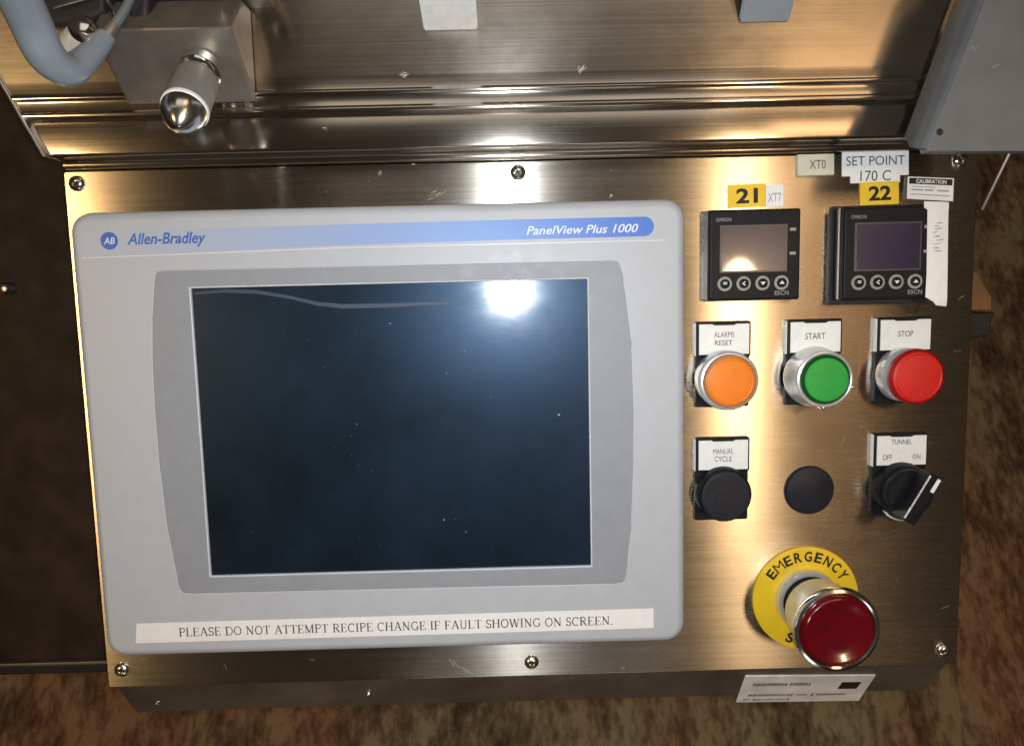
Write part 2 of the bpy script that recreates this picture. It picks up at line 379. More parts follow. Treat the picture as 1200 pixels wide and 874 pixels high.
def screw(parent, x, y, z=0, r=4.1, m4=None, kind='bright_steel'):
    b_ = NB(); q = m4 or Matrix.Translation((x, y, z))
    lathe(b_, [(r, 0), (r, .5), (r * .93, 1.2), (r * .7, 2.0), (r * .42, 2.35), (r * .40, 1.2), (0, 1.1)], 0, 0, 24, m4=q)
    s = obj('screw', b_, kind, parent)
    b_ = NB(); ang = random.random() * 3
    for k in range(2):
        d_ = Vector((math.cos(ang + k * math.pi / 2), math.sin(ang + k * math.pi / 2), 0)); e_ = Vector((-d_.y, d_.x, 0))
        vs2 = [b_.verts.new(q @ (d_ * i * r * .36 + e_ * j * r * .10 + Vector((0, 0, 1.5 + k * .05)))) for i, j in ((-1, -1), (1, -1), (1, 1), (-1, 1))]
        b_.faces.new(vs2)
    flat('slot', b_, 'ink', s)
    return s
for u, v_ in ((89, 215), (607, 202), (1126, 188), (142, 785), (623, 776), (1106, 762)):
    p = at(u, v_, 1); screw(con, p.x, p.y)
for u, v_, r in ((152, 813, 2.8), (184, 820, 3.6), (432, 812, 1.8)):      # bolts on the sloping lower edge
    zz = -13 if v_ < 820 else -17
    p = at(u, v_, zz + 1); screw(con, 0, 0, 0, r, m4=orient((p.x, p.y, zz), (0, -.57, .82)))
def scuffs(name, z, spots, parent, m='hairline'):
    b_ = NB()
    for u, v_, ln, ang, n_ in spots:
        c_ = at(u, v_, z)
        for k in range(n_):
            a_ = math.radians(ang + random.uniform(-25, 25)); l_ = ln * random.uniform(.4, 1) / 2
            ox, oy = random.gauss(0, ln * .22), random.gauss(0, ln * .15)
            p1 = Vector((c_.x + ox - math.cos(a_) * l_, c_.y + oy - math.sin(a_) * l_)); p2 = Vector((c_.x + ox + math.cos(a_) * l_, c_.y + oy + math.sin(a_) * l_))
            quad_stroke(b_, p1, p2, random.uniform(.08, .24), z + k * .002)
    o_ = flat(name, b_, m, parent); o_['kind'] = 'stuff'; return o_
scuffs('scratch_marks', 0.05, [(510, 229, 7, 35, 5), (447, 203, 3, 80, 3), (484, 193, 1.4, 10, 3), (532, 776, 6, 110, 5), (545, 785, 7, -20, 4), (716, 229, 2, 50, 3),
       (716, 200, 1.4, 40, 2), (905, 500, 2, 10, 2), (860, 680, 3, 60, 2), (1010, 500, 2, 20, 2), (330, 196, 2, 20, 2), (730, 783, 3, 10, 2)], con)

bm = NB()
for k in range(150):
    x_, y_ = random.uniform(X0 + 6, X1 - 6), random.uniform(Y0 + 5, Y1 - 4)
    a_ = random.gauss(0, .5) if random.random() < .7 else random.uniform(0, 3.1); l_ = random.uniform(.6, 7) * random.random()
    quad_stroke(bm, (x_, y_), (x_ + l_ * math.cos(a_) + .2, y_ + l_ * math.sin(a_)), random.uniform(.05, .14), .03 + (k % 9) * .003)
h_ = flat('hairline_scratches', bm, 'hairline', con); h_['kind'] = 'stuff'

# ------------------------------------------------------------------ machine deck above the console face
YD = 147.0; ZD = 17.0
deck = thing('machine_deck', 'dull stainless machine deck with folded front edge above the console face', 'machine deck', (60, 160, 0))
def arc(cy, cz, r, a0, a1, n=6): return [(cy + r * math.cos(math.radians(a0 + (a1 - a0) * k / n)), cz + r * math.sin(math.radians(a0 + (a1 - a0) * k / n))) for k in range(n + 1)]
prof = [(Y1 + .6, -30), (Y1 + .6, 1.0)] + arc(Y1 + 2.6, 1.2, 2.0, 180, 90, 4) + [(YD - 1, 3.4), (YD, 4.5), (YD, 12.5)] + arc(YD + 2, 13, 2.0, 180, 78, 6)
prof += [(YD + 10, 15.4), (YD + 17, 14.2)] + arc(YD + 20, 15.6, 2.2, 170, 60, 7) + [(YD + 22, 16.6), (YD + 26, 16.4)] + arc(YD + 28.5, 16.2, 1.4, 160, 50, 5) + [(YD + 30.6, 16.6), (YD + 36, 16.6)]
def deck_strip(prf, xa, xb, name, skewl=-1.05):
    b_ = NB()
    rows = []
    nx = 2
    for y, z in prf:
        xl = xa + skewl * max(0, (y - YD)) * .48 if skewl else xa
        rows.append((b_.verts.new((xl, y, z)), b_.verts.new((xb, y + 0.0, z))))
    for (a_, b1), (c_, d_) in zip(rows, rows[1:]): b_.faces.new((a_, b1, d_, c_))
    return b_
DXL, DXR = -169.5, 330
prof_t = list(prof)
bm = deck_strip(prof_t, DXL, DXR, 'front_edge'); obj('front_edge', bm, 'edge_steel', deck, smooth=50)
yl = YD + 36
bm = NB()
xl0 = DXL - 1.05 * .48 * 36; xl1 = DXL - 1.05 * .48 * 140
pts = [(xl0, yl), (DXR, yl), (DXR, yl + 220), (xl1 - 50, yl + 220)]
poly_prism(bm, [(xl0, yl - .0), (DXR, yl - .0), (DXR, 420), (DXL - 1.05 * .48 * (420 - YD), 420)], 13, 16.59, 0); obj('deck_plate', bm, 'deck', deck)
bm = NB()       # narrow polished edge strip running up the deck's left side
def dl(y): return DXL - 1.05 * .48 * max(0, y - YD)
for (ya, yb) in ((YD, 420),):
    vv = [(dl(ya) - 1.4, ya - .6), (dl(ya) + .8, ya - .6), (dl(yb) + .8, yb), (dl(yb) - 1.4, yb)]
    poly_prism(bm, vv, -20, 18.2, .8)
obj('side_edge', bm, 'bright_steel', deck)
scuffs('scratch_marks', ZD + .1, [(474, 88, 4, 30, 9), (681, 81, 4, 60, 10), (380, 150, 2, 10, 2), (760, 100, 2, 10, 2)], deck)

# two machined blocks standing on the deck
def block(px0, px1, v_, label, h=95, dp=10, lean=.35, m='machined'):
    a_ = at(px0, v_, 17); b_ = at(px1, v_, 17)
    t = thing('mounting_block', label, 'block', ((a_.x + b_.x) / 2, a_.y, 17), 'metal blocks standing on the deck')
    q = NB(); pf = [(a_.y, 17), (a_.y + lean * h, 17 + h), (a_.y + lean * h + dp, 17 + h), (a_.y + dp, 17)]
    va_ = [q.verts.new((a_.x, y, z)) for y, z in pf]; vb_ = [q.verts.new((b_.x, y, z)) for y, z in pf]
    for i in range(4): q.faces.new((va_[i], va_[(i + 1) % 4], vb_[(i + 1) % 4], vb_[i]))
    q.faces.new(va_); q.faces.new(vb_); bmesh.ops.bevel(q, geom=q.edges[:], offset=.7, segments=2, affect='EDGES'); obj('body', q, m, t)
    nf = Vector((0, -1, lean)).normalized()
    cx = (a_.x + b_.x) / 2 - 1.0
    r = 8.5; hz_ = 31 if lean < 1 else 14; mm_ = orient((cx - 1, a_.y + lean * hz_, 17 + hz_), nf)
    q = NB(); lathe(q, [(r, 0), (r, 2.2), (r * .9, 2.7), (0, 2.7)], 0, 0, 6, m4=mm_); obj('hex_nut', q, 'machined', t, smooth=20)
    q = NB(); lathe(q, [(r * .5, 2.6), (r * .5, 3.6), (r * .42, 4), (0, 4)], 0, 0, 20, m4=mm_); obj('bolt_end', q, 'shell', t)
    return t
block(497, 560, 37, 'pale square metal block above the middle of the screen, with hex nut')
block(866, 925, 28, 'bluish metal block above the numbered controllers, near the grey guard', h=34, dp=4, lean=1.4, m='hose')

# ------------------------------------------------------------------ sloped junction box with a sensor on its face
jb = thing('junction_box', 'stainless wedge-shaped junction box on the deck at upper left', 'junction box', (-96, 190, 17))
prj = [(171, 16.7), (197, 47), (216, 30), (216, 16.7)]
bm = NB()
xl, xr = -126, -61.5
ra = [bm.verts.new((xl, y, z)) for y, z in prj]; rb = [bm.verts.new((xr, y, z)) for y, z in prj]
for i in range(4): bm.faces.new((ra[i], ra[(i + 1) % 4], rb[(i + 1) % 4], rb[i]))
bm.faces.new(ra); bm.faces.new(rb)
bmesh.ops.bevel(bm, geom=[e for e in bm.edges], offset=1.6, segments=3, profile=.6, affect='EDGES')
obj('body', bm, 'box_steel', jb)
bm = NB(); xbox(bm, -140, -50, 217, 224, 16.7, 44, 1); obj('back_flange', bm, 'shell', jb)
for u, v_ in ((277, 6), (243, 8)):
    p = at(u, v_, 46); screw(jb, 0, 0, 0, 3.6, m4=orient((p.x, 216.5, 38), (0, -.9, .45)))
nrm = Vector((0, -.757, .653)).normalized()
base = Vector((-81, 184.5, 33.0))
sn = thing('proximity_sensor', 'stubby grey sensor barrel with shiny cone tip on the junction box', 'sensor', tuple(base))
mm_ = orient(base, nrm + Vector((-.02, 0, 0)))
bm = NB(); lathe(bm, [(0, 0), (9.0, 0), (9.6, 1), (9.6, 6), (8.6, 7.4), (8.4, 10)], 0, 0, 40, m4=mm_); obj('collar', bm, 'chrome', sn)
bm = NB(); lathe(bm, [(8.4, 9), (9.6, 11), (10.0, 13), (10.2, 32), (9.9, 33)], 0, 0, 40, m4=mm_); obj('barrel', bm, 'sensor_grey', sn)
bm = NB(); lathe(bm, [(10.2, 32.4), (10.5, 32.8), (10.5, 34.4), (10.0, 34.8)], 0, 0, 40, m4=mm_); obj('rim', bm, 'white_label', sn)
bm = NB(); lathe(bm, [(10.0, 34.7), (9.8, 37), (8.4, 41), (5.0, 45), (2, 47.0), (0, 47.4)], 0, 0, 40, m4=mm_); obj('tip', bm, 'bright_steel', sn)

# hose and fittings, top left
hs = thing('air_hose', 'thick blue-grey hose bending across the top left corner', 'hose', tuple(at(60, 60, 80)))
bm = NB(); tube(bm, [at(-40, -140, 150), at(5, -40, 120), at(33, 20, 100), at(55, 66, 88), at(82, 82, 76), at(108, 62, 64), at(124, 44, 56)], [8.2, 8.0, 7.8, 7.4, 6.6, 5.0, 4.0], 24, 8); obj('tube', bm, 'hose', hs)
bm = NB(); tube(bm, [at(120, 50, 57), at(128, 38, 56), at(134, 30, 55)], [3.6, 3.3, 3.0], 20, 4); obj('ferrule', bm, 'shell', hs)
bm = NB(); tube(bm, [at(132, 33, 55), at(150, 5, 52), at(165, -40, 50)], [2.2, 2.0, 2.0], 14, 6); obj('thin_tube', bm, 'paint', hs)
ft = thing('hose_fitting', 'pale rounded fitting with a shiny cap beside the bend of the hose', 'fitting', tuple(at(88, 55, 50)))
bm = NB(); tube(bm, [at(74, 78, 48), at(84, 60, 54), at(96, 42, 58)], [7.0, 7.4, 6.2], 24, 6); obj('body', bm, 'nylon', ft)
bm = NB(); c_ = at(98, 36, 60); lathe(bm, [(6.0, -3), (6.4, -1), (6.0, 2), (4.2, 4.4), (0, 5.6)], 0, 0, 28, m4=orient(c_, Vector((.1, .3, 1)))); obj('cap', bm, 'chrome', ft)
bm = NB(); tube(bm, [at(112, -30, 62), at(124, -4, 54), at(140, 32, 44), at(151, 56, 36)], [.9, .9, 1.2, 1.0], 12, 4)
o = obj('metal_rod', bm, 'bright_steel', None, origin=tuple(at(140, 30, 45))); o['label'] = 'thin bright rod leaning onto the junction box at the top left'; o['category'] = 'rod'
dk = thing('black_clamp', 'black rubber clamp with a bright edge behind the hose', 'clamp', tuple(at(75, 10, 30)))
bm = NB(); poly_prism(bm, [at2(20, -40, 40), at2(125, -40, 40), at2(122, 14, 40), at2(96, 28, 40), at2(60, 30, 40), at2(40, 20, 40)], 17, 40, 3); obj('body', bm, 'rubber', dk)
bm = NB(); tube(bm, [at(62, 9, 43), at(80, 3, 43), at(100, -2, 43)], [.8, 1.1, .8], 10, 4); obj('bright_edge', bm, 'bright_steel', dk)
bm = NB(); poly_prism(bm, [at2(146, -30, 40), at2(176, -30, 40), at2(173, 24, 40), at2(150, 26, 40)], 17, 40, 3)
o = obj('cable_plug', bm, 'purple', None, origin=tuple(at(160, 10, 17))); o['label'] = 'dark purple plug at the top edge beside the bright rod'; o['category'] = 'plug'

# ------------------------------------------------------------------ grey painted guard, upper right
gd = thing('metal_guard', 'grey painted metal guard overhanging the upper right corner', 'guard', tuple(at(1140, 90, 60)))
gz = 62
A_ = [at(1166, -30, gz), at(1260, -30, gz), at(1260, 177, gz), at(1088, 178, gz), at(1086, 172, gz)]
bm = NB(); poly_prism(bm, [(q.x, q.y) for q in A_], gz - 6, gz, .8); obj('plate', bm, 'paint', gd)
bm = NB()       # folded flange down the left side, rounded where it meets the plate
top = [at(1180, -62, gz - .3), at(1086, 174, gz - .3)]; mid = [at(1164, -62, gz - 3), at(1076, 174, gz - 2.6)]; bot = [at(1148, -62, gz - 14), at(1066, 172, gz - 14)]; low = [at(1142, -62, 20), at(1060, 160, 20)]
rows = [[bm.verts.new(q) for q in r_] for r_ in (top, mid, bot, low)]
for a_, b_ in zip(rows, rows[1:]): bm.faces.new((a_[0], a_[1], b_[1], b_[0]))
bm.normal_update(); bmesh.ops.solidify(bm, geom=bm.faces[:], thickness=-1.5)
obj('folded_flange', bm, 'paint', gd, smooth=60)
p = at(1101, 155, gz); bm = NB(); lathe(bm, [(0, 0), (1.5, 0), (1.5, .3), (.9, .5), (0, .2)], p.x, p.y, 16, gz); obj('hole_disc', bm, 'ink', gd)  # raised black disc standing in for a small dark hole
scuffs('scratch_marks', gz + .06, [(1142, 57, 3, 60, 5), (1168, 78, 3, 30, 4), (1185, 130, 2, 10, 2)], gd, 'mid_ink')

# ------------------------------------------------------------------ operator terminal
hmi = thing('operator_terminal', 'light grey touch panel terminal with large dark screen and blue header', 'touch panel', (-4.5, -2.4, 0))
cxh, cyh, wh, hh = -4.5, -2.5, 325.6, 245.4
def barrel():
    L_ = [(182, 318), (179, 370), (179, 420), (182, 480), (188, 550), (197, 620), (212, 695)]
    Rr = [(732, 683), (739, 620), (741.5, 550), (742, 480), (739, 400), (733, 350), (726, 306)]
    out = []
    def corner(p0, p1, p2, r=5.5):
        a_ = Vector(at2(*p1, 7.4)); q0 = (Vector(at2(*p0, 7.4)) - a_).normalized(); q2 = (Vector(at2(*p2, 7.4)) - a_).normalized()
        return [a_ + q0 * r, a_ + q0 * r * .3 + q2 * r * .08, a_ + q2 * r * .3 + q0 * r * .08, a_ + q2 * r]
    out += corner(Rr[-1], L_[0], L_[1]); out += [Vector(at2(*q, 7.4)) for q in L_[1:-1]]
    out += corner(L_[-2], L_[-1], Rr[0]); out += corner(L_[-1], Rr[0], Rr[1]); out += [Vector(at2(*q, 7.4)) for q in Rr[1:-1]]
    out += corner(Rr[-2], Rr[-1], L_[0])
    return out
BAR = barrel()
OUT = rrect(cxh, cyh, wh, hh, 11, 8)
DSP = [(-105.6, 79.2), (105.6, 79.2), (105.6, -79.2), (-105.6, -79.2)]
def hit(poly, a_, c=(0, 0)):
    d = Vector((math.cos(a_), math.sin(a_))); best = None
    n = len(poly)
    for i in range(n):
        p = Vector(poly[i]) - Vector(c); q = Vector(poly[(i + 1) % n]) - Vector(c); e = q - p
        det = d.x * -e.y + d.y * e.x
        if abs(det) < 1e-9: continue
        t = (p.x * -e.y + p.y * e.x) / det; s = (d.x * p.y - d.y * p.x) / det
        if -1e-6 <= s <= 1 + 1e-6 and t > 0 and (best is None or t > best): best = t
    return Vector(c) + d * best
def inset(poly, k):
    pts_ = [Vector(p) for p in poly]; a2 = sum(pts_[i].x * pts_[(i + 1) % len(pts_)].y - pts_[(i + 1) % len(pts_)].x * pts_[i].y for i in range(len(pts_)))
    sg = 1 if a2 > 0 else -1; o_ = []
    for i in range(len(pts_)):
        p, q, r = pts_[i - 1], pts_[i], pts_[(i + 1) % len(pts_)]
        d1 = (q - p).normalized(); d2 = (r - q).normalized(); n1 = Vector((-d1.y, d1.x)) * sg; n2 = Vector((-d2.y, d2.x)) * sg
        nn = n1 + n2; nn = nn / max(.3, nn.length_squared / 2); o_.append(q + nn * k)
    return o_
angs = sorted(set([round(2 * math.pi * k / 180, 5) for k in range(180)] + [round(math.atan2(y, x) % (2 * math.pi), 5) for poly in (DSP, OUT, BAR) for x, y in poly]))
def ringmesh(bm, loops):
    rows = [[bm.verts.new((*hit(pl, a_), z)) for a_ in angs] for pl, z in loops]
    n = len(angs)
    for a_, b_ in zip(rows, rows[1:]):
        for i in range(n): bm.faces.new((a_[i], a_[(i + 1) % n], b_[(i + 1) % n], b_[i]))
bm = NB()
ringmesh(bm, [(OUT, 0.05), (OUT, 3.2), (inset(OUT, .5), 5.0), (inset(OUT, 1.7), 6.6), (inset(OUT, 3.4), 7.6), (inset(OUT, 5.0), 8.0), (inset(BAR, -.6), 8.0), (BAR, 7.5)])
obj('bezel', bm, 'bezel', hmi, smooth=40)
bm = NB(); ringmesh(bm, [(inset(BAR, -.05), 7.3), (inset(BAR, .5), 7.35), (inset(DSP, -1.2), 7.1), (inset(DSP, -.75), 6.9)])
fr = obj('screen_surround', bm, 'inner', hmi)
bm = NB(); ringmesh(bm, [(inset(DSP, -.8), 6.95), (inset(DSP, -.5), 7.15), (inset(DSP, -.1), 6.9), (inset(DSP, .1), 5.0)])
obj('inner_lip', bm, 'lip', fr, smooth=20)
bm = NB(); bm.faces.new([bm.verts.new((x, y, 5.6)) for x, y in DSP]); scr = obj('screen', bm, 'screen', hmi, smooth=0)
# header strip
def hz(u, v_): return Vector(at2(u, v_, 8.05))
hp = [hz(96, 272), hz(96, 300), hz(250, 294.5), hz(400, 287.5), hz(600, 281), hz(755, 277)]
ce = hz(755, 265.5); rr = (hz(755, 277) - ce).length
hp += [Vector((ce.x + rr * math.sin(math.pi * k / 12), ce.y - rr * math.cos(math.pi * k / 12))) for k in range(1, 12)]
hp += [hz(755, 254), hz(600, 257.5), hz(400, 263), hz(250, 267.5)]
bm = NB(); poly_prism(bm, hp, 7.9, 8.12, 0); hd = obj('header_strip', bm, 'header', hmi, smooth=0)
bm = NB()       # pale line painted as the highlight on the step under the header
quad_stroke(bm, hz(96, 302.5), hz(400, 290.5), .45, 8.04); quad_stroke(bm, hz(400, 290.5), hz(780, 281.5), .45, 8.04)
flat('header_edge', bm, 'lip', hmi)
def tbox(u0, v0, u1, v1, z):   # left-middle to right-middle handled by rotation: returns box from corner pixels
    a_ = at(u0, v0, z); b_ = at(u1, v1, z); return a_.x, b_.x, b_.y, a_.y
x0, x1, y0, y1 = tbox(148, 273.5, 242, 289, 8.16)
flat('maker_name', text_bm('Allen-Bradley', x0, x1, y0, y1, 8.16, .28, .022), 'blue_ink', hd)
a_ = at(617, 274.5, 8.16); b_ = at(748, 261, 8.16)
flat('model_name', text_bm('PanelView Plus 1000', a_.x, b_.x, a_.y - .4, b_.y - .5, 8.16, .28, .012), 'white_ink', hd)
c_ = at(128, 282.3, 8.16); bm = NB(); lathe(bm, [(4.6, 0), (4.5, .05), (0, .06)], c_.x, c_.y, 36, 8.12); lg = obj('logo', bm, 'blue_ink', hd)
flat('logo_letters', text_bm('AB', c_.x - 2.9, c_.x + 2.9, c_.y - 1.7, c_.y + 1.7, 8.22, .2, .01), 'white_ink', lg)
bm = NB()       # fine dashes around the screen's scattered dust are geometry on the glass
for u, v_, r in ((457, 379, .5), (520, 609, .6), (546, 623, .45), (655, 486, .7), (418, 497, .45), (545, 412, .3), (650, 412, .35), (650, 352, .5), (420, 545, .3), (523, 437, .4), (575, 465, .3), (380, 430, .3)):
    q = at(u, v_, 5.64)
    bm.faces.new([bm.verts.new((q.x + r * random.uniform(.5, 1.1) * math.cos(k * 1.05), q.y + r * random.uniform(.5, 1.1) * math.sin(k * 1.05), 5.64)) for k in range(6)])
d_ = flat('dust_specks', bm, 'mid_ink', scr); d_['kind'] = 'stuff'

M['glass_streak'] = mat('bluish_streak', (0.032, 0.055, 0.105), 0.5)  # bluish streak drawn across the upper part of the glass
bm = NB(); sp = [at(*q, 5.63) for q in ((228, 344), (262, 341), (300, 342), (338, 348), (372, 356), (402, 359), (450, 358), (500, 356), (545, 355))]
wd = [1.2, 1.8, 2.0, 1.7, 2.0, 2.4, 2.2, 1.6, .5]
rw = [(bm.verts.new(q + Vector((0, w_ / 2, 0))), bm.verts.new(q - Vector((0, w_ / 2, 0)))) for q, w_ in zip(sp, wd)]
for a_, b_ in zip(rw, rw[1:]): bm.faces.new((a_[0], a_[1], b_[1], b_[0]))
flat('glass_streak', bm, 'glass_streak', scr)

# serif lettering of the warning strip, drawn stroke by stroke
def arcp(cx, cy, rx, ry, a0, a1, n=9): return [(cx + rx * math.cos(math.radians(a0 + (a1 - a0) * k / n)), cy + ry * math.sin(math.radians(a0 + (a1 - a0) * k / n))) for k in range(n + 1)]
T_, t2, sf = .13, .065, .055
def ser(x, y, w_=.26): return ([(x - w_ / 2, y), (x + w_ / 2, y)], sf)
G = {
 'P': (.62, [([(.14, 0), (.14, 1)], T_), ser(.14, .03), ser(.1, .97, .2), ([(.14, .97), (.36, .97)] + arcp(.36, .735, .20, .235, 90, -90) + [(.14, .5)], .085)]),
 'L': (.62, [([(.14, 0), (.14, 1)], T_), ser(.14, .97), ([(.02, .03), (.56, .03)], sf), ([(.56, 0), (.56, .26)], .05)]),
 'E': (.64, [([(.14, 0), (.14, 1)], T_), ([(.02, .97), (.56, .97)], sf), ([(.02, .03), (.58, .03)], sf), ([(.14, .51), (.42, .51)], sf), ([(.55, .97), (.55, .78)], .05), ([(.57, .03), (.57, .25)], .05), ([(.42, .4), (.42, .62)], .05)]),
 'A': (.76, [([(.10, 0), (.37, 1)], t2), ([(.37, 1), (.66, 0)], T_), ([(.2, .36), (.55, .36)], sf), ser(.10, .03, .22), ser(.66, .03)]),
 'S': (.54, [(arcp(.27, .74, .19, .235, 20, 200) + arcp(.27, .265, .20, .24, 110, -160), .10), ([(.46, .98), (.46, .76)], .05), ([(.05, .02), (.05, .26)], .05)]),
 'D': (.76, [([(.14, 0), (.14, 1)], T_), ([(.02, .97), (.34, .97)] + arcp(.34, .5, .34, .47, 90, -90, 12) + [(.02, .03)], .085)]),
 'O': (.78, [(arcp(.38, .5, .32, .47, 0, 360, 20), .10)]),
 'N': (.80, [([(.14, 0), (.14, .97)], t2), ([(.12, .97), (.64, .03)], T_), ([(.64, .03), (.64, 1)], t2), ser(.14, .03, .22), ser(.08, .97, .18), ser(.64, .97, .22)]),
 'T': (.66, [([(.32, 0), (.32, .97)], T_), ([(.02, .97), (.62, .97)], sf), ([(.03, .97), (.03, .76)], .05), ([(.61, .97), (.61, .76)], .05), ser(.32, .03)]),
 'M': (.92, [([(.12, 0), (.12, .97)], t2), ([(.12, .97), (.43, .05)], T_), ([(.43, .05), (.74, .97)], t2), ([(.76, 0), (.76, 1)], T_), ser(.12, .03, .2), ser(.76, .03), ser(.08, .97, .16), ser(.8, .97, .18)]),
 'R': (.72, [([(.14, 0), (.14, 1)], T_), ser(.14, .03), ser(.1, .97, .2), ([(.14, .97), (.34, .97)] + arcp(.34, .745, .20, .225, 90, -90) + [(.14, .52)], .085), ([(.34, .5), (.60, .03)], T_), ser(.64, .03, .16)]),
 'C': (.70, [(arcp(.38, .5, .32, .47, 50, 310, 16), .10), ([(.61, .97), (.61, .70)], .05)]),
 'I': (.34, [([(.16, 0), (.16, 1)], T_), ser(.16, .03), ser(.16, .97)]),
 'H': (.80, [([(.14, 0), (.14, 1)], T_), ([(.64, 0), (.64, 1)], T_), ([(.14, .52), (.64, .52)], sf), ser(.14, .03), ser(.14, .97), ser(.64, .03), ser(.64, .97)]),
 'G': (.76, [(arcp(.38, .5, .32, .47, 50, 325, 16), .10), ([(.61, .97), (.61, .72)], .05), ([(.63, .08), (.63, .42)], .12), ser(.63, .42, .22)]),
 'F': (.60, [([(.14, 0), (.14, 1)], T_), ([(.02, .97), (.54, .97)], sf), ser(.14, .03), ([(.14, .5), (.40, .5)], sf), ([(.54, .97), (.54, .76)], .05), ([(.40, .4), (.40, .6)], .05)]),
 'U': (.76, [([(.14, .97)] + [(.14, .3)] + arcp(.37, .3, .23, .27, 180, 360, 8) + [(.60, .97)], .09), ser(.14, .97), ser(.60, .97, .2)]),
 'W': (1.0, [([(.08, .97), (.30, 0)], T_), ([(.30, 0), (.50, .9)], t2), ([(.50, .97), (.70, 0)], T_), ([(.70, 0), (.90, .97)], t2), ser(.08, .97), ser(.5, .97, .16), ser(.90, .97, .2)]),
 '.': (.24, [([(.10, .0), (.10, .13)], .13)]),
}
def serif_bm(s, p_left, p_right, h, z):
    """capitals between two baseline points"""
    adv = []; x = 0
    for ch in s:
        if ch == ' ': x += .36; continue
        adv.append((ch, x)); x += G[ch][0] + .05
    p_left = Vector(p_left); p_right = Vector(p_right); ex = (p_right - p_left) / x; ey = Vector((-ex.y, ex.x)).normalized() * h
    b_ = NB(); k = 0
    for ch, x0_ in adv:
        for pts_, t in G[ch][1]:
            for i in range(len(pts_) - 1):
                a1 = Vector(pts_[i]); a2 = Vector(pts_[i + 1]); d = (a2 - a1)
                if d.length < 1e-6: continue
                d.normalize(); n_ = Vector((-d.y, d.x)) * t / 2; e_ = d * (t * .18 if len(pts_) > 2 else 0)
                k += 1
                f_ = []
                for q in (a1 - e_ - n_, a2 + e_ - n_, a2 + e_ + n_, a1 - e_ + n_):
                    w_ = p_left + ex * (x0_ + q.x) + ey * q.y; f_.append(b_.verts.new((w_.x, w_.y, z + (k % 5) * .004)))
                b_.faces.new(f_)
    return b_
ws = thing('warning_strip', 'long white paper strip with printed warning under the dark screen', 'label', (-5, -114, 8))
bm = NB(); poly_prism(bm, [at2(160, 730.5, 8.2), at2(766, 712.5, 8.2), at2(766, 735.5, 8.2), at2(159, 753.5, 8.2)], 8.01, 8.22, .08, 2); obj('paper', bm, 'white_label', ws)
flat('lettering', serif_bm('PLEASE DO NOT ATTEMPT RECIPE CHANGE IF FAULT SHOWING ON SCREEN.', at2(210, 745.6, 8.25), at2(719, 731.6, 8.25), 5.0, 8.25), 'grey_ink', ws)

# ------------------------------------------------------------------ temperature controllers
def controller(x0, x1, y0, y1, h, label, drk=0.0, d22=False):
    t = thing('temperature_controller', label, 'controller', ((x0 + x1) / 2, (y0 + y1) / 2, 0), 'square temperature controllers in the upper right')
    cx, cy = (x0 + x1) / 2, (y0 + y1) / 2; W = x1 - x0; H = y1 - y0
    q = NB(); poly_prism(q, rrect(cx, cy, W, H, 1.2, 3), 0, h - 1.4, .5); obj('housing', q, 'black', t)
    q = NB(); poly_prism(q, rrect(cx, cy, W - 1.2, H - 1.2, 1.6, 4), h - 1.4, h, .9); obj('front', q, 'black', t)
    # window
    wx0, wx1, wy1, wy0 = cx - W * .36, cx + W * .33, cy + H * .31, cy - H * .17
    q = NB(); poly_prism(q, [(wx0 - 1, wy0 - 1), (wx1 + 1, wy0 - 1), (wx1 + 1, wy1 + 1), (wx0 - 1, wy1 + 1)], h, h + .5, .3); wf = obj('window_frame', q, 'lcd_frame', t)
    q = NB(); poly_prism(q, [(wx0, wy0), (wx1, wy0), (wx1, wy1), (wx0, wy1)], h + .4, h + .62, .1); obj('display', q, 'lcd', wf)
    for k in range(4):
        bx = cx - W * .325 + k * W * .205; by = cy - H * .31
        q = NB(); lathe(q, [(3.9, 0), (3.9, .6), (3.5, .9), (2.9, .9), (2.7, .45), (0, .4)], bx, by, 28, h); bt = obj('button', q, 'satin_key', t)
        q = NB(); lathe(q, [(2.5, .3), (2.5, 1.0), (2.0, 1.3), (0, 1.35)], bx, by, 24, h); obj('cap', q, 'black', bt)
        q = NB(); z_ = h + 1.4
        if k == 0: quad_stroke(q, (bx - 1, by), (bx + 1, by), .45, z_); quad_stroke(q, (bx - 1, by + .8), (bx + 1, by + .8), .45, z_)
        elif k == 1: quad_stroke(q, (bx + .7, by + 1), (bx - .8, by), .5, z_); quad_stroke(q, (bx - .8, by), (bx + .7, by - 1), .5, z_ + .01)
        else:
            s_ = -1 if k == 2 else 1
            q.faces.new([q.verts.new((bx + a * 1.4, by + s_ * b * 1.1, z_)) for a, b in ((-1, -.6), (1, -.6), (0, 1))])
        flat('symbol', q, 'white_ink', bt)
    flat('maker_name', text_bm('OMRON', cx - W * .42, cx - W * .42 + 8, cy + H * .37, cy + H * .37 + 1.9, h + .05, 0, .03), 'mid_ink', t)
    flat('model_name', text_bm('E5CN', cx + W * .22, cx + W * .22 + 7.5, cy - H * .445, cy - H * .445 + 2.2, h + .05, 0, .01), 'mid_ink', t)
    for yy in (cy + H * .27, cy + H * .01):
        q = NB(); xbox(q, cx + W * .375, cx + W * .375 + 3.2, yy - .8, yy + .8, h, h + .3, .1); obj('indicator', q, 'mid_ink', t)
    return t
M['satin_key'] = worn(mat('key_ring_grey', (0.30, 0.30, 0.27), 0.35), (0.30, 0.30, 0.27), .15, 200, .05)
controller(169.8, 219.0, 65.6, 113.6, 9, 'black square controller below the yellow tag 21, bright glare in its window')
t22 = controller(239.5, 288.0, 64.4, 113.2, 13, 'black square controller below the yellow tag 22, with dark violet window')
q = NB(); poly_prism(q, rrect(265, 88.5, 54.5, 52.5, 1.0, 3), 0.02, 1.6, .5); obj('gasket', q, 'rubber', t22)
